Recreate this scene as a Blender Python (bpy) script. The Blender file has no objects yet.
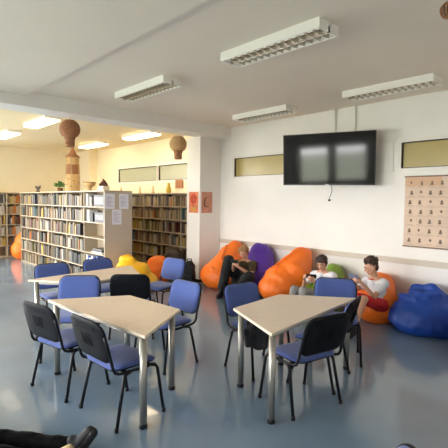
import bpy, bmesh, math, random
from mathutils import Vector as V, Matrix, noise
S = bpy.context.scene
COL = S.collection
RND = random.Random(7)
PI = math.pi

# ------------------------------------------------------------------ camera
cam = bpy.data.objects.new('camera', bpy.data.cameras.new('camera'))
COL.objects.link(cam)
cam.data.sensor_width = 36
cam.data.lens = 33.6254
cam.data.clip_start = .05
r_ = V((0.6833133, 0.7300323, 0.0116501)); d_ = V((0.0475486, -0.0285720, -0.9984602)); f_ = V((-0.7285754, 0.6828151, -0.0542357))
cam.matrix_world = Matrix(((r_.x, -d_.x, -f_.x, 0), (r_.y, -d_.y, -f_.y, 0), (r_.z, -d_.z, -f_.z, 1.75), (0, 0, 0, 1)))
S.camera = cam

# ------------------------------------------------------------------ world: bright overcast sky
SKY = 36.0
w = bpy.data.worlds.new('sky'); S.world = w; w.use_nodes = True
nt = w.node_tree; nt.nodes.clear()
wo = nt.nodes.new('ShaderNodeOutputWorld'); bg = nt.nodes.new('ShaderNodeBackground')
tc = nt.nodes.new('ShaderNodeTexCoord'); sx = nt.nodes.new('ShaderNodeSeparateXYZ'); cr = nt.nodes.new('ShaderNodeValToRGB')
nt.links.new(tc.outputs['Generated'], sx.inputs[0]); nt.links.new(sx.outputs['Z'], cr.inputs[0])
cr.color_ramp.elements[0].position = 0.0; cr.color_ramp.elements[0].color = (.79, .785, .775, 1)
cr.color_ramp.elements[1].position = 0.5; cr.color_ramp.elements[1].color = (.97, .98, .985, 1)
nt.links.new(cr.outputs[0], bg.inputs[0]); bg.inputs[1].default_value = SKY
nt.links.new(bg.outputs[0], wo.inputs[0])

# windows of the wall behind the camera (x0, x1, z0, z1)
FRONT_Y = -3.0
FRONT_WINDOWS = [(-13.2, -11.6, 1.0, 2.1), (-11.0, -9.5, 1.0, 2.1), (-8.9, -7.5, 1.0, 2.1),
                 (-6.7, -5.0, 1.0, 2.6), (-4.15, -3.10, 1.0, 2.3), (-2.88, -1.76, 1.0, 2.3)]
for i, (a, b, c, e) in enumerate(FRONT_WINDOWS):      # sky portals: sampling hints in the openings
    L = bpy.data.lights.new('window_portal', 'AREA'); L.shape = 'RECTANGLE'
    L.size = b - a; L.size_y = e - c; L.cycles.is_portal = True
    o = bpy.data.objects.new('window_portal', L); COL.objects.link(o)
    o.location = ((a + b) / 2, FRONT_Y - .16, (c + e) / 2); o.rotation_euler = (PI / 2, 0, 0)

L = bpy.data.lights.new('window_portal', 'AREA'); L.shape = 'RECTANGLE'; L.size = 2.1; L.size_y = 4.2; L.cycles.is_portal = True
o = bpy.data.objects.new('window_portal', L); COL.objects.link(o); o.location = (-13.96, -.5, 1.95); o.rotation_euler = (0, -PI / 2, 0)  # portal of the added left-wall window
vs = S.view_settings
vs.view_transform = 'Standard'; vs.look = 'None'; vs.gamma = 1; vs.use_curve_mapping = False
vs.exposure = -0.03
S.cycles.max_bounces = 8; S.cycles.diffuse_bounces = 6; S.cycles.glossy_bounces = 4
S.cycles.sample_clamp_indirect = 6
S.cycles.use_denoising = True

# ------------------------------------------------------------------ helpers
def lin(c):
    return tuple((x / 255 / 12.92 if x / 255 <= .04045 else ((x / 255 + .055) / 1.055) ** 2.4) for x in c)

def mat(name, rgb, rough=.6, metal=0, spec=.5, var=0, vscale=8, bump=0, bscale=60, emit=None, estr=0, coat=0, detail=3, sheen=0):
    m = bpy.data.materials.new(name); m.use_nodes = True
    t = m.node_tree; p = t.nodes['Principled BSDF']
    c = lin(rgb)
    p.inputs['Base Color'].default_value = (*c, 1); p.inputs['Roughness'].default_value = rough
    p.inputs['Metallic'].default_value = metal; p.inputs['Specular IOR Level'].default_value = spec
    p.inputs['Coat Weight'].default_value = coat
    p.inputs['Sheen Weight'].default_value = sheen
    tco = t.nodes.new('ShaderNodeTexCoord')
    if var:
        n = t.nodes.new('ShaderNodeTexNoise'); n.inputs['Scale'].default_value = vscale; n.inputs['Detail'].default_value = detail
        t.links.new(tco.outputs['Object'], n.inputs['Vector'])
        r = t.nodes.new('ShaderNodeValToRGB')
        r.color_ramp.elements[0].position = .3; r.color_ramp.elements[1].position = .7
        r.color_ramp.elements[0].color = (*[max(0, x * (1 - var)) for x in c], 1)
        r.color_ramp.elements[1].color = (*[min(1, x * (1 + var)) for x in c], 1)
        t.links.new(n.outputs['Fac'], r.inputs[0]); t.links.new(r.outputs[0], p.inputs['Base Color'])
    if bump:
        n = t.nodes.new('ShaderNodeTexNoise'); n.inputs['Scale'].default_value = bscale; n.inputs['Detail'].default_value = 4
        t.links.new(tco.outputs['Object'], n.inputs['Vector'])
        b = t.nodes.new('ShaderNodeBump'); b.inputs['Strength'].default_value = bump; b.inputs['Distance'].default_value = .02
        t.links.new(n.outputs['Fac'], b.inputs['Height']); t.links.new(b.outputs[0], p.inputs['Normal'])
    if emit:
        p.inputs['Emission Color'].default_value = (*lin(emit), 1); p.inputs['Emission Strength'].default_value = estr
    return m

class MB:
    """collects shapes in a bmesh and links them as one mesh object"""
    def __init__(s): s.b = bmesh.new(); s.mi = 0
    def _f(s, vs_, smooth=False):
        try:
            f = s.b.faces.new(vs_); f.material_index = s.mi; f.smooth = smooth; return f
        except ValueError: return None
    def box(s, a, b, bev=0):
        x0, y0, z0 = a; x1, y1, z1 = b
        v = [s.b.verts.new(p) for p in ((x0,y0,z0),(x1,y0,z0),(x1,y1,z0),(x0,y1,z0),(x0,y0,z1),(x1,y0,z1),(x1,y1,z1),(x0,y1,z1))]
        fs = [s._f([v[i] for i in q]) for q in ((3,2,1,0),(4,5,6,7),(0,1,5,4),(1,2,6,5),(2,3,7,6),(3,0,4,7))]
        if bev:
            es = {e for f in fs for e in f.edges}
            r = bmesh.ops.bevel(s.b, geom=list(es), offset=bev, segments=2, affect='EDGES', profile=.7)
            for f in r['faces']: f.material_index = s.mi
        return s
    def prism(s, pts, z0, z1):
        lo = [s.b.verts.new((x, y, z0)) for x, y in pts]; hi = [s.b.verts.new((x, y, z1)) for x, y in pts]
        s._f(lo[::-1]); s._f(hi); n = len(pts)
        for i in range(n): s._f([lo[i], lo[(i+1) % n], hi[(i+1) % n], hi[i]])
        return s
    def tube(s, pts, r, n=8, flat=1.0, up=V((0, 0, 1)), cap=True):
        pts = [V(p) for p in pts]; rings = []
        R = r if isinstance(r, (list, tuple)) else [r] * len(pts)
        prev = None
        for i, p in enumerate(pts):
            t = (pts[min(i+1, len(pts)-1)] - pts[max(i-1, 0)]).normalized()
            if prev is None:
                a = t.cross(up)
                if a.length < 1e-3: a = t.cross(V((1, 0, 0)))
            else: a = prev - t * prev.dot(t)
            a.normalize(); prev = a; b = t.cross(a)
            rings.append([s.b.verts.new(p + a * math.cos(2*PI*k/n) * R[i] + b * math.sin(2*PI*k/n) * R[i] * flat) for k in range(n)])
        for A, B in zip(rings, rings[1:]):
            for k in range(n): s._f([A[k], B[k], B[(k+1) % n], A[(k+1) % n]][::-1], True)
        if cap: s._f(rings[0]); s._f(rings[-1][::-1])
        return s
    def lathe(s, prof, c=(0, 0, 0), n=20, smooth=True):
        c = V(c); rings = []
        for r, z in prof:
            rings.append([s.b.verts.new(c + V((max(r, 1e-4) * math.cos(2*PI*k/n), max(r, 1e-4) * math.sin(2*PI*k/n), z))) for k in range(n)])
        for A, B in zip(rings, rings[1:]):
            for k in range(n): s._f([A[k], A[(k+1) % n], B[(k+1) % n], B[k]], smooth)
        s._f(rings[0][::-1]); s._f(rings[-1]); return s
    def ell(s, c, r, rot=None, seg=14, ring=9):
        M = Matrix.Translation(V(c)) @ (rot.to_4x4() if rot else Matrix.Identity(4)) @ Matrix.Diagonal((*r, 1))
        q = bmesh.ops.create_uvsphere(s.b, u_segments=seg, v_segments=ring, radius=1, matrix=M)
        for v in q['verts']:
            for f in v.link_faces: f.smooth = True; f.material_index = s.mi
        return s
    def cap(s, p0, r0, p1, r1=None, n=12):
        """closed tapered capsule"""
        p0, p1 = V(p0), V(p1); r1 = r0 if r1 is None else r1
        t = p1 - p0
        if t.length < 1e-5: return s.ell(p0, (r0,)*3)
        t.normalize(); pts = []; R = []
        for k in range(5):
            a = PI/2 * (1 - k/4); pts.append(p0 - t * r0 * math.sin(a)); R.append(max(r0 * math.cos(a), 1e-4))
        for k in range(5):
            a = PI/2 * k/4; pts.append(p1 + t * r1 * math.sin(a)); R.append(max(r1 * math.cos(a), 1e-4))
        return s.tube(pts, R, n)
    def build(s, name, m, parent=None, recalc=True):
        if recalc: bmesh.ops.recalc_face_normals(s.b, faces=s.b.faces)
        me = bpy.data.meshes.new(name); s.b.to_mesh(me); s.b.free()
        for x in (m if isinstance(m, (list, tuple)) else [m]): me.materials.append(x)
        o = bpy.data.objects.new(name, me); COL.objects.link(o)
        if parent: o.parent = parent
        return o
    def blob(s, name, m, parent=None, voxel=.008, smooth=4, wrinkle=0, wscale=6, floor=None, ridged=False):
        """fuses everything collected into one continuous smooth surface"""
        me = bpy.data.meshes.new('tmp'); bmesh.ops.recalc_face_normals(s.b, faces=s.b.faces); s.b.to_mesh(me); s.b.free()
        o = bpy.data.objects.new('tmp', me); COL.objects.link(o)
        q = o.modifiers.new('r', 'REMESH'); q.mode = 'VOXEL'; q.voxel_size = voxel
        if smooth:
            q = o.modifiers.new('s', 'SMOOTH'); q.iterations = smooth; q.factor = .5
        bpy.context.view_layer.update()
        dg = bpy.context.evaluated_depsgraph_get()
        me2 = bpy.data.meshes.new_from_object(o.evaluated_get(dg))
        bpy.data.objects.remove(o); bpy.data.meshes.remove(me)
        me2.name = name
        if wrinkle:
            ns = [v.normal.copy() for v in me2.vertices]
            for v, nn in zip(me2.vertices, ns):
                a = noise.noise(v.co * wscale) ; b = noise.noise(v.co * wscale * 2.3 + V((5, 1, 2)))
                if ridged: a = .5 - 2 * abs(a)
                v.co += nn * wrinkle * (a + .5 * b)
        if floor is not None:
            for v in me2.vertices:
                if v.co.z < floor: v.co.z = floor
        for f in me2.polygons: f.use_smooth = True
        me2.materials.clear()
        me2.materials.append(m)
        o = bpy.data.objects.new(name, me2); COL.objects.link(o)
        if parent: o.parent = parent
        return o

def tag(o, label, cat, group=None, kind=None):
    o['label'] = label; o['category'] = cat
    if group: o['group'] = group
    if kind: o['kind'] = kind
    return o
def thing(name, label, cat, loc=(0, 0, 0), rz=0, group=None):
    o = bpy.data.objects.new(name, None); COL.objects.link(o); o.empty_display_size = .1
    o.location = loc; o.rotation_euler = (0, 0, rz)
    return tag(o, label, cat, group)
def struct(o):
    o['kind'] = 'structure'; return o
def copy_tree(o, parent=None):
    c = o.copy(); COL.objects.link(c); c.parent = parent
    for ch in list(o.children): copy_tree(ch, c)
    return c
def block(name, m, *boxes, parent=None, bev=0):
    b = MB()
    for a, e in boxes: b.box(a, e, bev)
    return b.build(name, m, parent)

# ------------------------------------------------------------------ materials
M = dict(
    wall=mat('wall_paint', (238, 235, 229), .65, var=.02, vscale=2, bump=.05, bscale=90),
    dado=mat('dado_paint', (236, 234, 230), .4),
    rail=mat('rail_board', (205, 194, 178), .45),
    ceil=mat('ceiling_paint', (236, 226, 210), .8, var=.02, vscale=1.2),
    libwall=mat('cream_wall_paint', (246, 234, 206), .65, var=.02, vscale=2),
    libceil=mat('cream_ceiling_paint', (246, 226, 186), .8, var=.02, vscale=1.2),
    beam=mat('beam_paint', (236, 233, 227), .7),
    floor=mat('floor_vinyl', (112, 132, 152), .17, spec=.5, var=.10, vscale=1.4, bump=.02, bscale=5, coat=.25),
    frame=mat('white_frame', (232, 228, 218), .4),
    pane=mat('olive_window_pane', (170, 152, 90), .25, var=.05, vscale=3),
    panegrey=mat('grey_window_pane', (176, 178, 156), .2, var=.05, vscale=3),
    oak=mat('beech_laminate', (228, 206, 185), .42, var=.04, vscale=30, coat=.12),
    edge=mat('pale_edge_band', (226, 212, 190), .45),
    steel=mat('satin_steel', (176, 172, 164), .32, metal=.85),
    black=mat('black_plastic', (13, 15, 21), .6, spec=.2, bump=.05, bscale=200),
    tube=mat('black_tube', (18, 20, 25), .45, spec=.3),
    blue=mat('blue_fabric', (70, 89, 152), .9, var=.06, vscale=60, bump=.12, bscale=300, sheen=.2),
    shelf=mat('pale_shelf_board', (178, 162, 138), .5, var=.03, vscale=5),
    panel=mat('grey_end_panel', (184, 173, 158), .5),
    orange=mat('orange_nylon', (250, 120, 28), .5, bump=.25, bscale=14),
    purple=mat('purple_nylon', (82, 44, 160), .55, bump=.25, bscale=14),
    royal=mat('royal_blue_nylon', (14, 70, 170), .5, bump=.25, bscale=14),
    yellow=mat('yellow_nylon', (250, 186, 22), .5, bump=.25, bscale=14),
    green=mat('green_nylon', (128, 160, 48), .55, bump=.25, bscale=14),
    brown=mat('dark_brown_nylon', (44, 30, 24), .55, bump=.25, bscale=14),
    red=mat('red_nylon', (176, 28, 44), .55),
    wicker=mat('brown_wicker', (172, 118, 82), .8, var=.3, vscale=60, bump=.6, bscale=90),
    straw=mat('pale_straw', (216, 182, 130), .8, var=.25, vscale=40, bump=.5, bscale=70),
    white=mat('white_enamel', (240, 238, 230), .4),
    louvre=mat('mirror_louvre', (190, 186, 176), .25, metal=.9),
    dark=mat('dark_recess', (46, 42, 38), .6),
    screen=mat('black_screen', (6, 7, 7), .075, spec=.34),
    bezel=mat('black_bezel', (14, 14, 15), .3),
    paper=mat('white_paper', (226, 226, 238), .8),
    ink=mat('grey_ink', (150, 150, 168), .8),
)

# ------------------------------------------------------------------ room shell
XR, XL, YB, ZC, YF = 2.2, -13.8, 6.3, 3.33, FRONT_Y
struct(block('floor', M['floor'], ((XL - .2, YF - .2, -.1), (XR + .2, YB + .2, 0))))
struct(block('ceiling', M['ceil'], ((XL - .2, YF - .2, ZC), (XR + .2, YB + .2, ZC + .1)), ((-6.53, YF, ZC - .06), (XR, 2.13, ZC + .01))))
struct(block('ceiling_library', M['libceil'], ((XL, YF, ZC - .006), (-6.98, YB, ZC + .02))))
struct(block('wall_left', M['libwall'], ((XL - .2, YF - .2, 0), (XL, -2.6, ZC)), ((XL - .2, 1.6, 0), (XL, YB + .2, ZC)), ((XL - .2, -2.6, 0), (XL, 1.6, .9)), ((XL - .2, -2.6, 3.0), (XL, 1.6, ZC))))
wl = block('window_11', M['frame'], ((XL - .12, -2.6, .9), (XL - .05, 1.6, .95)), ((XL - .12, -2.6, 2.95), (XL - .05, 1.6, 3.0)), *[((XL - .12, y, .9), (XL - .05, y + .06, 3.0)) for y in (-2.6, -1.2, .2, 1.54)]); struct(wl)  # unseen window, added to bring daylight to the library back
struct(block('wall_right', M['wall'], ((XR, YF - .2, 0), (XR + .2, YB + .2, ZC))))
# back wall with the high window openings
BW = [(-11.35, -9.33), (-9.25, -7.3), (-6.41, -4.55), (-2.82, -1.05)]
BZ0, BZ1 = 2.275, 2.665
b = MB()
XM = -6.9
b.box((XM, YB, 0), (XR, YB + .2, BZ0)).box((XM, YB, BZ1), (XR, YB + .2, ZC)); b.mi = 1; b.box((XL, YB, 0), (XM, YB + .2, BZ0)).box((XL, YB, BZ1), (XM, YB + .2, ZC))
xs = [XL] + [x for p in BW for x in p] + [XR]
for i in range(0, len(xs), 2): b.mi = 1 if i < 4 else 0; b.box((xs[i], YB, BZ0), (xs[i + 1], YB + .2, BZ1))
struct(b.build('wall_back', [M['wall'], M['libwall']]))
for i, (a, e) in enumerate(BW):
    b = MB(); t = .05
    b.box((a - t, YB - .018, BZ0 - t), (e + t, YB + .05, BZ0)).box((a - t, YB - .018, BZ1), (e + t, YB + .05, BZ1 + t))
    b.box((a - t, YB - .018, BZ0), (a, YB + .05, BZ1)).box((e, YB - .018, BZ0), (e + t, YB + .05, BZ1))
    wnd = struct(b.build(f'window_{i+1}', M['frame']))
    g = MB(); g.box((a, YB + .03, BZ0), (e, YB + .04, BZ1)).build('pane', M['pane'] if i > 1 else M['panegrey'], wnd)
    k = MB(); q = .014
    k.box((a, YB + .012, BZ0), (e, YB + .03, BZ0 + q)).box((a, YB + .012, BZ1 - q), (e, YB + .03, BZ1)).box((a, YB + .012, BZ0), (a + q, YB + .03, BZ1)).box((e - q, YB + .012, BZ0), (e, YB + .03, BZ1))
    k.build('gasket', M['dark'], wnd)
# front wall (behind the camera) with daylight windows
b = MB(); z0, z1 = 1.0, 3.0
b.box((XL, YF - .2, 0), (XR, YF, z0)).box((XL, YF - .2, z1), (XR, YF, ZC))
x = XL
for a, e, c, dd in FRONT_WINDOWS:
    b.box((x, YF - .2, z0), (a, YF, z1)); x = e
    if dd < z1: b.box((a, YF - .2, dd), (e, YF, z1))
b.box((x, YF - .2, z0), (XR, YF, z1))
struct(b.build('wall_front', M['wall']))
for i, (a, e, c, dd) in enumerate(FRONT_WINDOWS):
    b = MB(); t = .05; y0, y1 = YF - .12, YF - .05
    b.box((a, y0, c), (e, y1, c + t)).box((a, y0, dd - t), (e, y1, dd)).box((a, y0, c), (a + t, y1, dd)).box((e - t, y0, c), (e, y1, dd))
    wf = struct(b.build(f'window_{i+5}', M['frame']))
    if i == 5:
        k = MB()
        for j in range(11): k.box((a + .05, y1 + .01, c + .35 + j * .08), (e - .05, y1 + .03, c + .36 + j * .08))
        k.build('blind_slats', M['frame'], wf)
# lawn outside
lawn = mat('lawn', (126, 130, 112), .9, var=.15, vscale=1)
struct(block('ground_outside', lawn, ((-40, -50, -.7), (30, YF - .25, -.6))))
# beam between hall and library, column carrying it
struct(block('trim_1', M['beam'], ((-6.98, YF, 3.105), (-6.53, YB, ZC))))
struct(block('column_1', M['wall'], ((-7.27, 5.69, 0), (-6.83, 6.09, 3.105)), ((-7.27, 6.09, 0), (-6.845, YB, 3.105))))
struct(block('column_2', M['libwall'], ((XL, 6.02, 0), (-12.75, YB, ZC))))
struct(block('baseboard_column', M['dark'], ((-7.28, 5.68, 0), (-6.82, 6.1, .07))))
# dado rail and dado
struct(block('trim_2', M['rail'], ((-6.84, YB - .025, .835), (XR, YB, .922))))
struct(block('trim_3', M['dado'], ((-6.84, YB - .006, .0), (XR, YB, .835))))
struct(block('baseboard_back', M['rail'], ((-6.84, YB - .015, 0), (XR, YB, .08))))
# infill panel strips of the window band behind the screen, thin conduits to the ceiling
struct(block('trim_4', M['frame'], ((-4.5, YB - .012, 2.70), (-2.9, YB, 2.715)), ((-4.5, YB - .012, 2.225), (-2.9, YB, 2.24)), ((-2.96, YB - .012, 2.24), (-2.945, YB, 2.70)), ((-4.49, YB - .012, 2.24), (-4.475, YB, 2.70))))
b = MB()
for x in (-3.97, -3.60): b.tube([(x, YB - .012, 2.6), (x, YB - .012, ZC)], .012, 6)
struct(b.build('trim_5', M['frame']))

# ------------------------------------------------------------------ ceiling lights
unlit_tube_glow = mat('fluorescent_tube', (245, 243, 235), .3, emit=(255, 246, 226), estr=.6)  # hall tubes are off; a faint glow is added to them
added_glow_strong = mat('added_glow_diffuser', (255, 250, 235), .3, emit=(255, 230, 186), estr=17.0)  # library fixtures are off; glow added to brighten the library back
added_glow_weak = mat('weak_added_glow_diffuser', (255, 250, 235), .3, emit=(255, 230, 186), estr=3.2)  # weaker added glow for the nearer library row
reflector = mat('bright_reflector', (236, 234, 226), .2, metal=.6)
LZ = 3.24
def louvre_light(x0, yc, label):
    t = thing('ceiling_light', label, 'ceiling light', (x0 + .62, yc, LZ), 0, 'louvred ceiling lights of the reading area')
    L, W, H = .62, .15, ZC - LZ
    b = MB(); b.box((-L, -W, .055), (L, W, H)); b.box((-L, -W, 0), (L, -W + .018, .055)); b.box((-L, W - .018, 0), (L, W, .055)); b.box((-L, -W + .018, 0), (-L + .02, W - .018, .055)); b.box((L - .02, -W + .018, 0), (L, W - .018, .055))
    b.build('housing', M['white'], t)
    b = MB()
    for s in (-1, 1): b.box((-L + .02, s * .068 - .055, .048), (L - .02, s * .068 + .055, .055))
    b.build('reflector', reflector, t)
    for s in (-1, 1):
        q = MB(); q.tube([(-L + .05, s * .068, .035), (L - .05, s * .068, .035)], .013, 8); q.build('fluorescent_tube', unlit_tube_glow, t)
    b = MB(); b.box((-L, -.012, .0), (L, .012, .05))
    n = 14
    for k in range(1, n):
        x = -L + 2 * L * k / n
        b.box((x - .006, -W + .018, .004), (x + .006, W - .018, .048))
    b.build('louvre', M['louvre'], t)
    return t
louvre_light(-3.36, 3.22, 'large white louvred ceiling light nearest the viewer, above the middle of the hall')
louvre_light(-5.68, 3.235, 'white louvred ceiling light near the long beam, left of the nearest light')
louvre_light(-5.58, 5.56, 'white louvred ceiling light close to the back wall, above the narrow olive window')
louvre_light(-3.28, 5.5, 'white louvred ceiling light near back wall, above right of the television')
def library_light(x0, yc, label):
    t = thing('ceiling_light', label, 'ceiling light', (x0 + .62, yc, LZ), 0, 'library ceiling lights with added glow')
    L, W = .62, .15
    b = MB(); b.box((-L, -W, .03), (L, W, ZC - LZ), .008); b.build('housing', M['white'], t)
    b = MB(); b.box((-L + .01, -W + .01, 0), (L - .01, W - .01, .03), .006); b.build('diffuser', added_glow_strong if yc > 4 else added_glow_weak, t)
    return t
library_light(-9.3, 3.1, 'white library ceiling light just left of the hanging wicker balloon by the tower')
library_light(-11.6, 3.1, 'white library ceiling light at the far left edge of the photo')
library_light(-9.3, 5.4, 'white library ceiling light above the back windows, left of the smaller balloon')
library_light(-11.8, 5.4, 'white library ceiling light near the far corner, right of the wicker tower')

# ------------------------------------------------------------------ bookcases
SH = [.04, .355, .67, .985, 1.30, 1.615]      # tops of shelf boards
def bookcase(name_label, xs, depth, loc, rz, double=False, endmat=None):
    t = thing('bookcase', name_label, 'bookcase', loc, rz)
    th = .022; x0, x1 = xs[0], xs[-1]; D = depth * (2 if double else 1)
    for z in SH:
        block('shelf', M['shelf'], ((x0, 0, z - th), (x1, depth - .01, z)), parent=t)
    block('top_panel', M['shelf'], ((x0 - th, -.005, 1.91), (x1 + th, D, 1.935)), parent=t)
    block('back_panel', M['shelf'], ((x0, depth - .01, 0), (x1, depth + .005, 1.91)), parent=t)
    for x in xs[1:-1]: block('divider', M['shelf'], ((x - th / 2, .002, .0), (x + th / 2, depth - .01, 1.91)), parent=t)
    for x, s in ((x0, -1), (x1, 1)):
        block('end_panel', endmat if (endmat and s > 0) else M['shelf'], ((min(x, x + s * th), 0, 0), (max(x, x + s * th), D, 1.91)), parent=t)
    block('plinth', M['shelf'], ((x0, .02, 0), (x1, .04, .02)), parent=t)
    if double:
        for z in SH: block('shelf', M['shelf'], ((x0, depth + .005, z - th), (x1, D, z)), parent=t)
    return t
FX = [-12.42, -11.97, -11.08, -10.19, -9.30, -8.41, -7.52]
bookcase('long freestanding pale wood bookcase with six rows, papers on its grey end', FX, .305, (0, 3.85, 0), 0, True, M['panel'])
BX = [-12.7, -11.93, -11.12, -10.32, -9.51, -8.71, -7.91, -7.3]
bookcase('pale wood bookcase along the library back wall under its high windows', BX, .28, (0, 6.0, 0), 0)
LY = [2.2, 3.0, 3.8, 4.6, 5.4, 5.98]
bookcase('pale wood bookcase along the left wall, full of orange and white books', [y for y in LY], .28, (-13.5, 0, 0), PI / 2)

PAL = [('tan', (176, 148, 112)), ('brown', (112, 82, 58)), ('grey', (140, 136, 128)), ('white', (222, 216, 204)), ('black', (44, 42, 42)),
       ('navy', (52, 60, 92)), ('beige', (204, 184, 150)), ('olive', (124, 116, 72)), ('maroon', (112, 50, 44)), ('orange', (212, 128, 52)),
       ('yellow', (216, 182, 84)), ('teal', (64, 110, 122)), ('dark grey', (84, 82, 80))]
WEI = [6, 6, 7, 2, 5, 2, 4, 3, 2, 1, 1, 1, 6]
WARM = [4, 3, 2, 6, 1, 1, 6, 1, 3, 7, 5, 1, 1]
BM = [mat('book_cover_' + n.replace(' ', '_'), tuple(v * .76 for v in c), .55, var=.12, vscale=25) for n, c in PAL]
PAGE = mat('book_pages', (226, 214, 188), .85)
_bk = {}
def book_mesh(ci):
    """unit book: spine at y=0 facing -y, 1 x 1 x 1, cover boards around an inset page block"""
    if ci in _bk: return _bk[ci]
    b = MB()
    b.box((-.5, 0, 0), (.5, .06, 1)); b.box((-.5, .06, 0), (-.42, 1, 1)); b.box((.42, .06, 0), (.5, 1, 1))
    b.mi = 1; b.box((-.42, .06, .02), (.42, .97, .97))
    o = b.build('book', [BM[ci], PAGE]); me = o.data; bpy.data.objects.remove(o); _bk[ci] = me
    return me
ORD = ['', 'first', 'second', 'third', 'fourth', 'fifth', 'sixth', 'seventh', 'eighth', 'ninth', 'tenth', 'eleventh', 'twelfth', 'thirteenth', 'fourteenth', 'fifteenth', 'sixteenth', 'seventeenth', 'eighteenth', 'nineteenth', 'twentieth',
       'twenty-first', 'twenty-second', 'twenty-third', 'twenty-fourth', 'twenty-fifth']
ROWN = ['bottom', 'fifth', 'fourth', 'third', 'second', 'top']
def run(x0, x1, wei, fill):
    """book positions along a shelf: (x, thickness, height, depth, colour, tilt)"""
    out = []; x = x0 + .012; end = x0 + (x1 - x0) * fill - .02
    ci = 0; n = 0
    while True:
        if n <= 0: ci = RND.choices(range(len(PAL)), wei)[0]; n = RND.choice((1, 1, 1, 2, 3))
        n -= 1
        t = RND.uniform(.028, .058)
        if x + t > end: break
        h = min(.285, RND.gauss(.232, .022)); out.append((x + t / 2, t, max(.16, h), RND.uniform(.14, .2), ci)); x += t + .0015
        if RND.random() < .03: x += RND.uniform(.03, .1)
    return out
count = 0; rest = MB()
def rest_book(x, y, z, t, h, d, ci, ax=0):
    rest.mi = ci
    if ax == 0: rest.box((x - t / 2, y, z), (x + t / 2, y + d, z + h))
    else: rest.box((y - d, x - t / 2, z), (y, x + t / 2, z + h))
for bay in (4, 3, 2, 1, 0):
    for row in range(5, -1, -1):
        lst = run(FX[bay] + .012, FX[bay + 1] - .012, WEI, RND.choice((.98, .98, .9, .95, .8)))
        for k, (x, t, h, d, ci) in enumerate(lst):
            y = 3.85 + RND.uniform(.012, .04)
            if count < 290 and bay >= 2:
                o = bpy.data.objects.new('book', book_mesh(ci)); COL.objects.link(o)
                o.location = (x, y, SH[row] + .0005); o.scale = (t, d, h)
                nm = PAL[ci][0]
                tag(o, f"{nm} book, {ORD[k+1]} from left, {ROWN[row]} shelf, {['','','fourth','third','second'][bay]} bay from papered end of bookcase", 'book', 'books on the freestanding bookcase')
                count += 1
            else: rest_book(x, y, SH[row] + .0005, t, h, d, ci)
for i in range(len(BX) - 1):
    for row in range(6):
        for x, t, h, d, ci in run(BX[i] + .012, BX[i + 1] - .012, [7, 5, 3, 6, 1, 1, 8, 2, 2, 1, 3, 1, 1], RND.choice((1, 1, .9, .8))):
            rest_book(x, 6.0 + RND.uniform(.015, .05), SH[row] + .0005, t, h, d, ci)
for i in range(len(LY) - 1):
    for row in range(6):
        for x, t, h, d, ci in run(LY[i] + .012, LY[i + 1] - .012, WARM, RND.choice((1, 1, .9))):
            rest_book(x, -13.5 - RND.uniform(.015, .05), SH[row] + .0005, t, h, d, ci, 1)
tag(rest.build('books', BM), 'rows of mixed books packed on the far bays and along both library walls', 'books', kind='stuff')

# nearest bay: display items
def abox(name, m, a, e, label, cat, group=None, bev=.004):
    return tag(block(name, m, (a, e), bev=bev), label, cat, group)
cardblack = mat('black_card', (46, 46, 52), .5, var=.1); cardwhite = mat('white_card', (228, 226, 222), .6); cardblue = mat('blue_card', (58, 88, 160), .5)
def display_case(x0, x1, z, h, label):
    t = thing('display_box', label, 'display box', (x0, 3.89, z), 0)
    b = MB(); W = x1 - x0
    b.box((0, 0, 0), (W, .16, h), .006); b.build('case', cardblack, t)
    b = MB(); b.box((.04, -.004, .05), (W - .04, .001, h - .05)); b.build('picture', mat('photo_print', (84, 88, 94), .4, var=.6, vscale=9), t)
display_case(-8.03, -7.6, SH[5], .235, 'black box with grey picture, top shelf of the end bay')
abox('binder', cardwhite, (-8.36, 3.88, SH[5]), (-8.30, 4.08, SH[5] + .26), 'white binder standing alone on top shelf of the end bay, left of black box', 'binder')
abox('book', BM[2], (-8.25, 3.88, SH[5]), (-8.20, 4.06, SH[5] + .22), 'grey book standing between white binder and black box on the top shelf', 'book')
abox('book', BM[3], (-8.17, 3.87, SH[5]), (-8.09, 4.05, SH[5] + .2), 'thick white book standing directly left of the upper black box', 'book')
display_case(-8.0, -7.58, SH[4], .2, 'black box with grey picture, second shelf of the end bay')
abox('binder', cardwhite, (-8.33, 3.88, SH[4]), (-8.22, 4.08, SH[4] + .24), 'thick white binder on second shelf of the end bay, left of black box', 'binder')
abox('book', BM[12], (-8.39, 3.88, SH[4]), (-8.345, 4.06, SH[4] + .22), 'dark grey book at the left end of second shelf in the end bay', 'book')
abox('book', BM[4], (-8.19, 3.88, SH[4]), (-8.06, 4.06, SH[4] + .18), 'thick black book between white binder and lower black box', 'book')
for k in range(3):
    abox('magazine', [cardwhite, cardblack, BM[2]][k], (-8.1 + .02 * k, 3.87, SH[2] + .031 * k), (-7.66, 4.1, SH[2] + .03 + .031 * k),
         ['white magazine lying at the bottom of a flat pile in the end bay', 'black magazine lying in the middle of the flat pile in the end bay', 'grey magazine lying on top of the flat pile in the end bay'][k], 'magazine', 'flat magazines in the end bay')
x = -8.38
for k in range(10):
    t = [.07, .06, .09, .05, .08, .07, .06, .08, .05, .07][k]; m = [cardwhite, cardblue, cardwhite, cardwhite, cardblue, cardwhite, cardblue, cardblue, cardwhite, cardblue][k]
    nm = 'white' if m is cardwhite else 'blue'
    abox('binder', m, (x, 3.88, SH[1]), (x + t, 4.08, SH[1] + .25 - .03 * (k % 3)), f'{nm} binder, {ORD[k+1]} from left on the second lowest shelf of the end bay', 'binder', 'binders in the end bay')
    x += t + .006
x = -8.38
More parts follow.
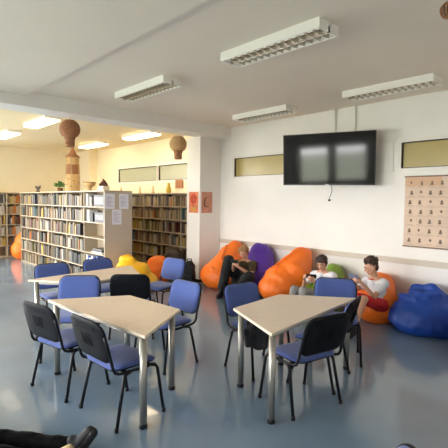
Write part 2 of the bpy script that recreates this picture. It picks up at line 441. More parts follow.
for k in range(9):
    t = [.06, .05, .07, .06, .05, .08, .06, .05, .06][k]; ci = [3, 2, 3, 6, 0, 3, 2, 12, 3][k]
    abox('book', BM[ci], (x, 3.88, SH[0]), (x + t, 4.06, SH[0] + .24 - .02 * (k % 4)), f'{PAL[ci][0]} book, {ORD[k+1]} from left on the lowest shelf of the end bay', 'book', 'books on the freestanding bookcase')
    x += t + .005

# papers on the end panel
def paper_sheet(y, z, label):
    t = thing('paper_sheet', label, 'paper', (-7.4975, y, z), 0, 'papers on the bookcase end')
    block('sheet', M['paper'], ((0, 0, 0), (.0015, .21, .297)), parent=t)
    b = MB()
    for k in range(9): b.box((.0015, .03, .05 + .024 * k), (.0022, .18 - .03 * (k % 3), .057 + .024 * k))
    b.build('text_lines', M['ink'], t)
paper_sheet(3.86, 1.575, 'white printed sheet at upper left on the grey bookcase end')
paper_sheet(4.165, 1.575, 'white printed sheet at upper right on the grey bookcase end')
paper_sheet(4.01, 1.265, 'white printed sheet hanging lowest on the grey bookcase end')

# ------------------------------------------------------------------ things on top of the bookcase
T0 = 1.935
t = thing('wicker_tower', 'tall round straw and wicker tower with cone roof standing on the freestanding bookcase', 'decoration', (-9.58, 4.12, T0))
b = MB(); b.lathe([(.155, 0), (.16, .02), (.155, .4), (.14, .4)], n=24); b.build('lower_drum', M['straw'], t)
b = MB()
for k in range(16): b.tube([(.162 * math.cos(a), .162 * math.sin(a), .08 + .3 * ((k * 7) % 16) / 16) for a in [k * .39 + j * .1 for j in range(4)]], .009, 5)
b.build('weave', M['wicker'], t)
b = MB(); b.lathe([(.14, .4), (.155, .41), (.15, .6), (.155, .62), (.13, .62)], n=24); b.build('middle_drum', M['wicker'], t)
b = MB(); b.lathe([(.13, .62), (.14, .63), (.14, .79), (.12, .8)], n=24); b.build('upper_drum', M['straw'], t)
b = MB(); b.lathe([(.16, .79), (.165, .81), (.155, .825), (.1, .86), (.05, .95), (.02, 1.06), (.004, 1.1)], n=24); b.build('cone_roof', M['wicker'], t)
for a in (-.6, .5, 1.6, 2.7, 3.8, 4.9):
    b = MB(); b.tube([(.158 * math.cos(a), .158 * math.sin(a), 0), (.158 * math.cos(a), .158 * math.sin(a), .8)], .008, 6); b.build('post', M['straw'], t)

def balloon(x, y, top, R, label, ceil_z, s=1.0):
    t = thing('wicker_balloon', label, 'hanging decoration', (x, y, top), 0, 'wicker hot-air balloons')
    b = MB()
    prof = [(.001, 0)]
    for k in range(1, 15):
        a = PI * .82 * k / 14; prof.append((R * math.sin(a), -R + R * math.cos(a)))
    zb = prof[-1][1]; prof += [(R * .5, zb - .03), (R * .52, zb - .035)]
    b.lathe(prof, n=28); b.build('envelope', M['wicker'], t)
    b = MB()
    for k in range(12):
        z = -.12 * R - k * R * .14
        rr = math.sqrt(max(0, R * R - (z + R) ** 2)) + .001
        b.tube([(rr * math.cos(a * PI / 12), rr * math.sin(a * PI / 12), z) for a in range(25)], R * .055, 5, cap=False)
    b.build('woven_bands', M['straw'] if s > 1 else M['wicker'], t)
    zb -= .035
    b = MB()
    b.lathe([(R * .56, zb + .03), (R * .50, zb), (R * .46, zb - R * .25), (R * .47, zb - R * .40), (R * .40, zb - R * .40)], n=22); b.build('skirt', M['wicker'], t)
    b = MB(); b.lathe([(R * .36, zb - R * .75), (R * .44, zb - R * .72), (R * .5, zb - R * .36), (R * .44, zb - R * .36), (R * .4, zb - R * .6)], n=20); b.build('basket', M['wicker'], t)
    b = MB(); b.tube([(0, 0, -.005), (0, 0, ceil_z - top)], .003, 5); b.build('cord', M['straw'], t)
balloon(-6.72, 2.85, 3.04, .155, 'larger round wicker hot-air balloon hanging from beam in front of the straw tower', 3.105)
balloon(-6.72, 5.03, 3.03, .165, 'banded wicker hot-air balloon hanging beside the column', 3.105, 2)
t = thing('wicker_ball', 'small dark wicker ball hanging at the top right corner', 'hanging decoration', (-1.083, 3.064, 3.05))
b = MB(); b.ell((0, 0, 0), (.052, .052, .05), seg=16, ring=12); b.build('ball', mat('dark_wicker', (92, 78, 62), .8, var=.6, vscale=50, bump=.6), t)
b = MB()
for k in range(6): b.tube([(.054 * math.cos(j * PI / 8) * math.cos(k * PI / 6), .054 * math.cos(j * PI / 8) * math.sin(k * PI / 6), .052 * math.sin(j * PI / 8)) for j in range(17)], .005, 5)
b.build('woven_strands', M['wicker'], t)
b = MB(); b.tube([(0, 0, .045), (0, 0, ZC - 3.05)], .002, 5); b.build('cord', M['dark'], t)

leafm = mat('green_leaf', (84, 128, 52), .6, var=.25, vscale=20)
t = thing('potted_plant', 'small bushy green potted plant on bookcase top, left of the straw tower', 'plant', (-10.28, 4.1, T0))
b = MB(); b.lathe([(.05, 0), (.07, .1), (.075, .1), (.065, .09)], n=16); b.build('pot', mat('clay_pot', (150, 110, 80), .8), t)
b = MB()
for k in range(70):
    a = RND.uniform(0, 2 * PI); e = RND.uniform(.1, 1.35); L = RND.uniform(.08, .15)
    dv = V((math.cos(a) * math.cos(e), math.sin(a) * math.cos(e), math.sin(e))); c = V((0, 0, .1)) + dv * L
    q = dv.to_track_quat('Z', 'Y').to_matrix(); b.ell(c, (.022, .006, .04), q, 6, 5)
b.build('foliage', leafm, t)
t = thing('wicker_bowl', 'pale wicker pedestal bowl on bookcase top between tower and dried bundle', 'bowl', (-8.66, 4.1, T0))
b = MB(); b.lathe([(.06, 0), (.065, .02), (.04, .05), (.05, .08), (.12, .13), (.135, .19), (.125, .19), (.1, .14), (.02, .1)], n=22); b.build('bowl', M['straw'], t)
b = MB(); b.tube([(.131 * math.cos(a * PI / 12), .131 * math.sin(a * PI / 12), .19) for a in range(25)], .009, 6, cap=False); b.build('rim', M['wicker'], t)
t = thing('flower_box', 'white box holding a dark dried flower bundle at the right end of bookcase top', 'flower box', (-8.02, 4.1, T0))
b = MB(); b.box((-.12, -.07, 0), (.12, .07, .1), .006); b.build('box', mat('cream_box', (232, 220, 196), .6), t)
b = MB()
for k in range(60):
    a = RND.uniform(0, 2 * PI); rr = RND.uniform(0, .1); h = .1 + (.12 - rr) * RND.uniform(.4, 1.1)
    b.ell((rr * math.cos(a) * 1.25, rr * math.sin(a) * .7, h), (.022, .022, .028), None, 6, 5)
b.build('dried_flowers', mat('dried_flower', (104, 66, 48), .9, var=.4, vscale=40), t)
t = thing('plant_sprig', 'small dark two-leaved sprig in a low pot, leftmost on the freestanding bookcase top', 'plant', (-11.78, 4.1, T0))
dk = mat('dark_leaf', (70, 60, 52), .7, var=.2)
b = MB(); b.lathe([(.04, 0), (.05, .05), (.04, .05)], n=14); b.build('pot', dk, t)
for s in (-1, 1):
    b = MB(); q = V((s * .85, 0, .5)).normalized().to_track_quat('Z', 'Y').to_matrix(); b.ell((s * .1, 0, .12), (.025, .03, .11), q, 8, 8); b.build('leaf', dk, t)
b = MB(); b.tube([(0, 0, .05), (0, 0, .13)], .008, 6); b.build('stem', dk, t)
t = thing('bottle', 'slim brown bottle standing on top of the left wall bookcase', 'bottle', (-13.64, 3.53, T0))
b = MB(); b.lathe([(.05, 0), (.055, .02), (.055, .22), (.02, .3), (.018, .38), (.001, .38)], n=14); b.build('body', mat('brown_glass', (112, 84, 48), .25), t)
b = MB(); b.lathe([(.022, .375), (.022, .41), (.001, .41)], n=12); b.build('cap', mat('gold_cap', (190, 150, 70), .4), t)
# on / above the back bookcase
tag(block('plaque', M['wicker'], ((-8.49, YB - .03, 2.06), (-8.19, YB - .001, 2.27)), bev=.006), 'square brown wooden plaque on the library back wall under the window', 'plaque')
t = thing('vase', 'small yellow vase on back wall bookcase below the brown plaque', 'vase', (-8.56, 6.12, T0))
b = MB(); b.lathe([(.05, 0), (.07, .05), (.06, .13), (.03, .19), (.04, .24), (.02, .24)], n=16); b.build('body', mat('yellow_glaze', (214, 184, 70), .35), t)
b = MB(); b.lathe([(.042, .238), (.044, .25), (.03, .25)], n=16); b.build('rim', M['straw'], t)
for k, x in enumerate((-10.9, -9.9, -9.25)):
    t = thing('figurine', ['cream figurine on back bookcase top beneath the left library window', 'cream figurine on back bookcase top right beside the grey bookcase end', 'cream figurine on back bookcase top beneath the bar between library windows'][k], 'figurine', (x, 6.12, T0), 0, 'cream figurines on the back bookcase')
    cr_ = mat('cream_clay', (226, 206, 164), .7)
    b = MB(); b.lathe([(.05, 0), (.05, .02), (.03, .04), (.035, .09), (.02, .13)], n=14); b.build('body', cr_, t)
    b = MB(); b.ell((0, 0, .155), (.028, .028, .03)); b.build('head', cr_, t)

# ------------------------------------------------------------------ television
tv = thing('television', 'large black wall television tilted and turned towards the room', 'television', (-3.845, 5.88, 2.45))
tv.rotation_euler = (math.radians(5.0), math.radians(.4), math.radians(18.8)); tv.rotation_mode = 'XYZ'
W, H = .748, .42
b = MB(); b.box((-W, -.012, -H), (W, .012, -H + .022)); b.box((-W, -.012, H - .012), (W, .012, H)); b.box((-W, -.012, -H), (-W + .012, .012, H)); b.box((W - .012, -.012, -H), (W, .012, H))
b.build('bezel', M['bezel'], tv)
b = MB(); b.box((-W + .012, -.008, -H + .022), (W - .012, .01, H - .012)); b.build('screen', M['screen'], tv)
b = MB(); b.box((-W + .02, .01, -H + .02), (W - .02, .05, H - .02), .01); b.box((-.4, .05, -.3), (.4, .085, .12), .01); b.build('back_cover', M['bezel'], tv)
b = MB(); b.box((-.03, -.014, -H + .006), (.03, -.0115, -H + .016)); b.build('badge', M['paper'], tv)
b = MB(); b.box((-.2, .085, -.16), (.2, .1, .16)); b.box((-.03, .1, -.03), (.03, .425, .03)); b.box((-.1, .41, -.1), (.1, .425, .1)); b.build('wall_bracket', M['tube'], tv)
b = MB(); b.tube([(.05, .03, -.4), (.07, .05, -.5), (.05, .06, -.58), (.02, .06, -.64), (.03, .06, -.66)], .005, 6); b.box((.005, .05, -.685), (.045, .075, -.655)); b.build('hanging_cable', M['dark'], tv)

# ------------------------------------------------------------------ wall chart and pictures
ct = thing('wall_chart', 'large tan wall chart of small dark figures in rows, right of the television', 'wall chart', (-2.745, YB, 1.115))
CW, CH = 1.15, 1.03
block('sheet', mat('chart_paper', (216, 192, 170), .7, var=.08, vscale=4), ((0, -.008, 0), (CW, -.004, CH)), parent=ct)
b = MB(); b.box((-.01, -.014, CH - .008), (CW + .01, -.002, CH + .012)); b.build('top_rod', mat('brown_rod', (120, 94, 72), .5), ct)
b = MB(); b.box((-.01, -.014, -.014), (CW + .01, -.002, .006)); b.build('bottom_rod', bpy.data.materials['brown_rod'], ct)
b = MB(); b.box((.0, -.0095, CH - .14), (.52, -.008, CH - .01)); b.build('title_band', mat('chart_band', (208, 170, 138), .7), ct)
chart_ink = mat('chart_ink', (128, 106, 90), .7)
for rr in range(7):
    for cc in range(8):
        x = .09 + .143 * cc + .012 * math.sin(rr * 2 + cc); z = CH - .1 - .14 * rr
        if x > CW - .05: continue
        b = MB(); b.ell((x, -.009, z + .014), (.017, .0015, .022), None, 8, 5)
        k = (rr * 3 + cc * 5) % 4
        if k != 0: b.ell((x, -.009, z - .012), (.024, .0015, .018), None, 8, 5)
        if k == 2: b.box((x - .028, -.0102, z - .026), (x + .02, -.008, z - .012))
        b.build('portrait_print', chart_ink, ct)
b = MB()
for rr in range(7):
    for cc in range(8):
        x = .09 + .143 * cc; z = CH - .1 - .14 * rr - .05
        if x < CW - .05: b.box((x - .045, -.0095, z), (x + .045, -.008, z + .005))
    b.box((.01, -.0092, CH - .1 - .14 * rr - .066), (CW - .01, -.008, CH - .1 - .14 * rr - .063))
b.build('caption_lines', mat('chart_caption', (168, 136, 116), .7), ct)
p1 = thing('picture', 'small red and orange painting on the front face of the column', 'picture', (-7.185, 5.69, 1.495), 0, 'pictures on the column')
block('sheet', mat('salmon_print', (214, 128, 92), .7, var=.25, vscale=10), ((0, -.008, 0), (.31, -.001, .45)), parent=p1)
b = MB(); b.ell((.155, -.008, .3), (.12, .003, .12), None, 14, 8); b.box((.14, -.0105, .05), (.17, -.008, .25)); b.build('painted_tree', mat('red_print', (190, 74, 50), .7, var=.3, vscale=14), p1)
b = MB(); b.ell((.155, -.008, .08), (.09, .003, .06), None, 12, 6); b.build('painted_ground', mat('gold_print', (206, 152, 76), .7), p1)
p2 = thing('picture', 'small pinkish picture with dark ring on the right face of the column', 'picture', (-6.83, 5.735, 1.495), 0, 'pictures on the column')
block('sheet', mat('rose_print', (204, 142, 118), .7, var=.15, vscale=10), ((.001, 0, 0), (.008, .30, .45)), parent=p2)
b = MB(); b.tube([(.009, .15 - .08 * math.cos(a), .23 + .1 * math.sin(a)) for a in [(-2.3 + .32 * j) for j in range(14)]], [.006 + .012 * math.sin(PI * j / 13) for j in range(14)], 6, flat=.9); b.build('painted_ring', mat('ring_print', (112, 84, 60), .7), p2)

# ------------------------------------------------------------------ tables
def table(A, ang, label):
    """trapezoid table: long edge starts at A in direction ang, body to the left of it"""
    t = thing('trapezoid_table', label, 'table', (A[0], A[1], 0), ang, 'trapezoid school tables')
    h = .8 * math.sin(PI / 3)
    P = [(0, 0), (1.6, 0), (1.2, h), (.4, h)]
    b = MB()
    b.prism(P, .727, .75)
    for f in b.b.faces:
        if abs(f.normal.z) < .5 and f.calc_center_median().z < .745: f.material_index = 1
    b.b.normal_update()
    for f in b.b.faces: f.material_index = 0 if abs(f.normal.z) > .5 else 1
    b.build('tabletop', [M['oak'], M['edge']], t)
    cx, cy = .8, h * .45
    ins = [(cx + (x - cx) * .88, cy + (y - cy) * .82) for x, y in P]
    b = MB()
    for i in range(4):
        (xa, ya), (xb, yb) = ins[i], ins[(i + 1) % 4]; dv = V((xb - xa, yb - ya, 0)).normalized(); n = V((-dv.y, dv.x, 0)) * .012
        b.prism([(xa - n.x, ya - n.y), (xb - n.x, yb - n.y), (xb + n.x, yb + n.y), (xa + n.x, ya + n.y)], .69, .727)
    b.build('apron_frame', M['steel'], t)
    for x, y in [(cx + (x - cx) * .89, cy + (y - cy) * .84) for x, y in P]:
        b = MB(); b.lathe([(.029, .03), (.029, .727)], (x, y, 0), 16); l = b.build('leg', M['steel'], t)
        b = MB(); b.lathe([(.03, 0), (.032, .004), (.032, .03), (.03, .034)], (x, y, 0), 16); b.build('foot_cap', M['tube'], l)
    return t
table((-4.205, 1.545), math.radians(4.1), 'pale trapezoid table with steel legs, large in the left foreground')
table((-2.028, 2.412), math.radians(97.0), 'pale trapezoid table with steel legs on the right, before the boys on beanbags')
table((-5.637, 3.332), math.radians(98.1 + 180), 'pale trapezoid table farther back on the left, by the yellow beanbag')

# ------------------------------------------------------------------ chairs
def rrect(w, h, r, n=7):
    pts = []
    for cx, cy, a0 in ((w - r, h - r, 0), (-w + r, h - r, 90), (-w + r, -h + r, 180), (w - r, -h + r, 270)):
        for k in range(n + 1):
            a = math.radians(a0 + 90 * k / n); pts.append((cx + r * math.cos(a), cy + r * math.sin(a)))
    return pts
def pad(w, h, r, prof, fn):
    """rounded-rectangle slab; prof: list of (scale inset m, height) from one face round to the other; fn maps (u, v, height) to 3D"""
    b = MB(); rings = []
    for ins, ht in prof:
        rr = rrect(max(w - ins, .004), max(h - ins, .004), max(r - ins * .8, .003))
        rings.append([b.b.verts.new(fn(x, y, ht)) for x, y in rr])
    n = len(rings[0])
    for A, B in zip(rings, rings[1:]):
        for k in range(n): b._f([A[k], A[(k+1) % n], B[(k+1) % n], B[k]], True)
    b._f(rings[0], True); b._f(rings[-1][::-1], True)
    return b
def seat_fn(u, v, h):        # slight saddle and rolled front
    return V((u, v, .44 + h - .035 * max(0, (v - .1) / .12) ** 2 * .6 + .012 * (u / .23) ** 2))
def back_fn(u, v, h):        # v up; curved round the sitter and leaning back
    z = .678 + v
    return V((u, -.224 - .28 * (z - .5) + .35 * u * u + h - .02, z))
def make_chair(label, loc, rz):
    t = thing('stacking_chair', label, 'chair', loc, rz, 'blue stacking chairs with black frames')
    pad(.238, .212, .09, [(.10, .036), (.05, .034), (.02, .027), (.004, .016), (0, .006), (.008, 0)], seat_fn).build('seat', M['blue'], t)
    pad(.235, .208, .088, [(.015, .001), (.0, -.002), (.01, -.012), (.06, -.016)], seat_fn).build('seat_pan', M['black'], t)
    pad(.236, .162, .085, [(.09, .036), (.04, .033), (.012, .024), (0, .011), (.004, .002)], back_fn).build('backrest', M['blue'], t)
    sh = pad(.243, .169, .09, [(.02, .006), (.0, .006), (.0, -.004), (.012, -.014), (.03, -.016), (.1, -.016)], back_fn)
    for zz, ww in ((.115, .16), (.095, .15)):
        sh.tube([back_fn(-ww + 2 * ww * k / 8, zz, -.018) for k in range(9)], .003, 6)
    for k in range(5): sh.tube([back_fn(-.06 + .03 * k, vv, -.017) for vv in (-.05, 0, .05)], .0028, 6)
    sh.build('back_shell', M['black'], t)
    for s in (-1, 1):
        b = MB(); pts = [back_fn(s * .238, v, -.004) for v in (.06, 0, -.08, -.14)]
        pts += [V((s * .243, -.226, .475)), V((s * .243, -.208, .445)), V((s * .243, -.17, .428)), V((s * .243, 0, .42)), V((s * .243, .16, .42))]
        b.tube(pts, .0125, 8); b.build('side_rail', M['tube'], t)
        b = MB(); b.tube([(s * .243, .12, .421), (s * .246, .165, .41), (s * .25, .182, .385), (s * .268, .235, .006)], .0135, 8); b.lathe([(.017, 0), (.017, .03), (.012, .032)], (s * .268, .2355, 0), 10); b.build('leg', M['tube'], t)
        b = MB(); b.tube([(s * .243, -.06, .418), (s * .246, -.115, .41), (s * .25, -.135, .385), (s * .272, -.215, .006)], .0135, 8); b.lathe([(.017, 0), (.017, .03), (.012, .032)], (s * .272, -.2155, 0), 10); b.build('leg', M['tube'], t)
    for y in (-.1, .13):
        b = MB(); b.tube([(-.243, y, .415), (.243, y, .415)], .0105, 8); b.build('crossbar', M['tube'], t)
    return t
proto = None
def chair(x, y, deg, label):
    global proto
    if proto is None: proto = make_chair(label, (x, y, 0), math.radians(deg)); return proto
    c = copy_tree(proto); c.location = (x, y, 0); c.rotation_euler = (0, 0, math.radians(deg)); c['label'] = label; return c
chair(-3.80, 1.59, 11, 'blue-seated chair with black back at the left foreground table, leftmost of the two backs')
chair(-3.06, 1.715, 3.6, 'blue-seated chair with black back nearest the viewer at the left foreground table')
chair(-4.535, 1.935, -130, 'blue chair facing the viewer at left end of the left foreground table')
chair(-3.695, 2.61, 184.5, 'blue chair facing the viewer at the right end of the left foreground table')
chair(-4.74, 2.845, 50, 'black-backed chair between the left foreground table and the table behind it')
chair(-5.63, 2.24, -90, 'blue chair at the far left of the rear table, nearest the bookcase middle')
chair(-5.69, 2.96, -90, 'blue chair behind the rear table, before the grey bookcase end')
chair(-5.27, 3.62, 188, 'blue chair by the column and orange library beanbag, at the far end of rear table')
chair(-2.92, 3.255, -96.6, 'blue chair at the left side of the right-hand table')
chair(-2.155, 2.965, 79, 'black-backed chair nearest the viewer at the right-hand table, side on')
chair(-2.31, 3.50, 106, 'black-backed chair at the right edge of right-hand table, behind the nearest chair')
chair(-2.535, 4.12, -146, 'blue chair at the far end of right-hand table, before the boy in white')
chair(-.725, 1.205, 137, 'blue chair almost wholly below the frame at bottom edge, right of the right-hand table')

# jacket draped over the left chair's seat under the right table, backpack behind the rear chair
cloth = mat('black_cloth', (18, 19, 24), .8, bump=.3, bscale=40)
b = MB(); b.ell((-2.78, 3.14, .50), (.17, .16, .035)); b.ell((-2.73, 3.03, .47), (.13, .05, .1), Matrix.Rotation(.42, 3, 'Z')); b.ell((-2.72, 3.01, .40), (.13, .03, .11), Matrix.Rotation(.42, 3, 'Z')); b.cap((-2.82, 2.96, .46), .03, (-2.80, 2.965, .33), .025); b.cap((-2.63, 3.05, .46), .03, (-2.635, 3.045, .33), .025)
tag(b.blob('jacket', cloth, None, .012, 4, .012, 9), 'black jacket draped over a chair seat under the right-hand table', 'jacket')
t = thing('backpack', 'black backpack on the floor by the column behind a blue chair', 'backpack', (-6.70, 5.32, 0), .7)
b = MB(); b.box((-.11, -.1, .0), (.11, .1, .44), .03); b.ell((0, 0, .43), (.105, .1, .1)); b.blob('body', cloth, t, .014, 5, .01, 8, floor=0)
b = MB(); b.box((-.09, -.15, .05), (.09, -.08, .25), .02); b.blob('front_pocket', cloth, t, .012, 3)
b = MB(); b.tube([(-.05, 0, .51), (-.04, 0, .56), (.04, 0, .56), (.05, 0, .51)], .012, 6); b.build('carry_handle', cloth, t)

# ------------------------------------------------------------------ beanbags
def bag(prims, m, label, folds=(), seam=None, wr=.013, group='beanbags'):
    b = MB()
    for p in prims:
        if len(p) == 2: b.ell(p[0], p[1], None, 24, 16)
        else: b.cap(*p, n=20)
    for f in folds: b.cap(*f, n=10)
    o = b.blob('beanbag', m, None, .02, 7, wr, 4.5, floor=.0, ridged=False)
    return tag(o, label, 'beanbag', group)
# orange left, against column and wall
bag([((-6.22, 5.76, .24), (.44, .42, .30)), ((-6.20, 5.78, .30), .36, (-6.14, 6.08, .78), .17), ((-6.14, 5.95, .45), .30, (-6.20, 6.0, .6), .26)], M['orange'],
    'orange beanbag next to the column, left of the boy in black', [((-6.42, 5.45, .42), .02, (-6.1, 5.42, .44), .02), ((-6.05, 5.6, .62), .02, (-6.2, 5.88, .86), .018)])
bag([((-5.28, 5.88, .25), (.40, .36, .27)), ((-5.27, 5.94, .36), .30, (-5.40, 6.06, .70), .24), ((-5.42, 6.0, .7), .2, (-5.50, 6.08, .80), .15)], M['purple'],
    'purple beanbag behind the boy in black clothes')
bag([((-4.58, 5.70, .26), (.41, .42, .30)), ((-4.55, 5.74, .34), .39, (-4.42, 6.02, .78), .19), ((-4.40, 5.85, .55), .30, (-4.36, 6.06, .84), .12)], M['orange'],
    'large orange beanbag without anyone on it, between purple and green beanbags', [((-4.62, 5.42, .62), .022, (-4.40, 5.88, .93), .018)])
bag([((-3.76, 5.80, .24), (.38, .40, .27)), ((-3.76, 5.92, .36), .26, (-3.80, 6.10, .56), .16), ((-3.80, 6.08, .56), .14, (-3.86, 6.14, .63), .10)], M['green'],
    'green beanbag mostly hidden behind the boy in grey trousers')
bag([((-2.92, 5.86, .24), (.32, .34, .28)), ((-2.90, 5.84, .34), .29, (-2.94, 6.08, .52), .18), ((-2.94, 6.06, .52), .16, (-3.02, 6.12, .60), .10)], M['orange'],
    'orange beanbag under the boy in red shorts, left of the royal blue one')
bag([((-2.26, 5.88, .22), (.45, .36, .27)), ((-2.26, 5.88, .14), (.46, .37, .22)), ((-2.22, 5.99, .40), (.32, .28, .16))], M['royal'],
    'royal blue crumpled beanbag at the right edge under the wall chart',
    [((-2.52, 5.79, .45), .05, (-2.30, 5.69, .47), .05), ((-2.40, 5.81, .55), .05, (-2.24, 5.76, .50), .05), ((-2.42, 5.95, .56), .06, (-2.20, 6.00, .60), .06), ((-2.20, 6.00, .58), .07, (-2.00, 5.97, .50), .05), ((-2.18, 5.77, .5), .05, (-2.05, 5.88, .54), .05)], wr=.028)
bag([((-1.42, 5.52, .24), (.36, .40, .25)), ((-1.32, 5.72, .4), (.3, .3, .25))], M['red'], 'red beanbag only just visible at the right edge of the photo')
bag([((-7.08, 4.12, .24), (.34, .34, .28)), ((-7.06, 4.08, .36), .27, (-7.14, 4.14, .58), .13), ((-6.86, 4.32, .18), (.28, .30, .22)), ((-6.86, 4.30, .26), .2, (-6.9, 4.34, .42), .14), ((-7.06, 4.1, .40), .24, (-6.90, 4.26, .32), .24), ((-7.18, 4.08, .60), .1, (-7.0, 4.14, .58), .1)], M['yellow'],
    'yellow beanbag slumped beside the grey bookcase end', [((-7.0, 3.84, .50), .03, (-6.72, 4.12, .40), .03)])
bag([((-7.40, 5.02, .22), (.34, .32, .25)), ((-7.42, 5.05, .34), (.28, .26, .24))], M['orange'], 'orange beanbag in the library between the yellow beanbag and a blue chair')
bag([((-7.62, 5.62, .22), (.34, .25, .26)), ((-7.66, 5.65, .44), (.30, .22, .22))], M['brown'], 'dark brown beanbag against the back bookcase behind the orange one')
bag([((-13.0, 4.05, .26), (.28, .3, .3)), ((-13.0, 4.1, .5), (.22, .24, .28)), ((-13.02, 4.1, .55), .16, (-13.06, 4.1, .74), .08)], M['orange'],
    'orange beanbag standing at the far left by the wall bookcase')

# ------------------------------------------------------------------ people
skin = mat('skin', (206, 156, 128), .55, var=.04, vscale=20)
def frame(fwd, up=V((0, 0, 1))):
    f = V(fwd).normalized(); r = f.cross(up).normalized(); u = r.cross(f)
    return Matrix((r, f, u)).transposed()       # local x right, y forward, z up
def hand(b, wrist, dirv, curl, thumb, s=1.0):
    """palm, four bent fingers and thumb; curl = direction the fingers bend towards, thumb = lateral side"""
    w_ = V(wrist); d = V(dirv).normalized(); c = V(curl); c = (c - d * c.dot(d)).normalized(); l = V(thumb); l = (l - d * l.dot(d) - c * l.dot(c)).normalized()
    pc = w_ + d * .045 * s
    b.cap(w_, .022 * s, w_ + d * .02, .022 * s, 8)
    for k in (-1, -.33, .33, 1): b.cap(w_ + d * .015 * s + l * k * .016 * s, .014 * s, w_ + d * .075 * s + l * k * .027 * s, .012 * s, 8)
    for k, L in ((1, .85), (.33, 1), (-.33, .95), (-1, .75)):
        p0 = w_ + d * .078 * s + l * k * .028 * s; p1 = p0 + (d * .75 + c * .5) * .034 * L * s; p2 = p1 + (d * .2 + c) * .026 * L * s; p3 = p2 + (c - d * .4) * .018 * L * s
        b.cap(p0, .0095 * s, p1, .009 * s, 7); b.cap(p1, .009 * s, p2, .0085 * s, 7); b.cap(p2, .0085 * s, p3, .0075 * s, 7)
    t0 = w_ + d * .03 * s + l * .026 * s; t1 = t0 + (l * .8 + d * .6 + c * .3).normalized() * .032 * s; t2 = t1 + (d * .7 + c * .7 + l * .1).normalized() * .028 * s
    b.cap(t0, .012 * s, t1, .0105 * s, 7); b.cap(t1, .0105 * s, t2, .009 * s, 7)
def face(b, head, F, s=1.0):
    h = V(head); P = lambda x, y, z: h + F @ V((x, y, z)) * s
    b.ell(P(0, -.008, .022), (.074 * s, .092 * s, .088 * s), F); b.ell(P(0, .012, -.035), (.056 * s, .066 * s, .072 * s), F)
    b.ell(P(0, .052, -.085), (.026 * s, .022 * s, .02 * s), F)
    b.cap(P(0, .082, .008), .009 * s, P(0, .098, -.028), .012 * s, 8); b.ell(P(0, .094, -.03), (.016 * s, .012 * s, .01 * s), F)
    for q in (-1, 1):
        b.ell(P(q * .076, -.008, -.01), (.010 * s, .018 * s, .03 * s), F); b.ell(P(q * .036, .066, -.022), (.022 * s, .02 * s, .02 * s), F)
        b.cap(P(q * .012, .084, .022), .008 * s, P(q * .048, .07, .02), .007 * s, 6)
eye_m = mat('eye', (40, 30, 26), .3); lip_m = mat('lip', (170, 96, 84), .5)
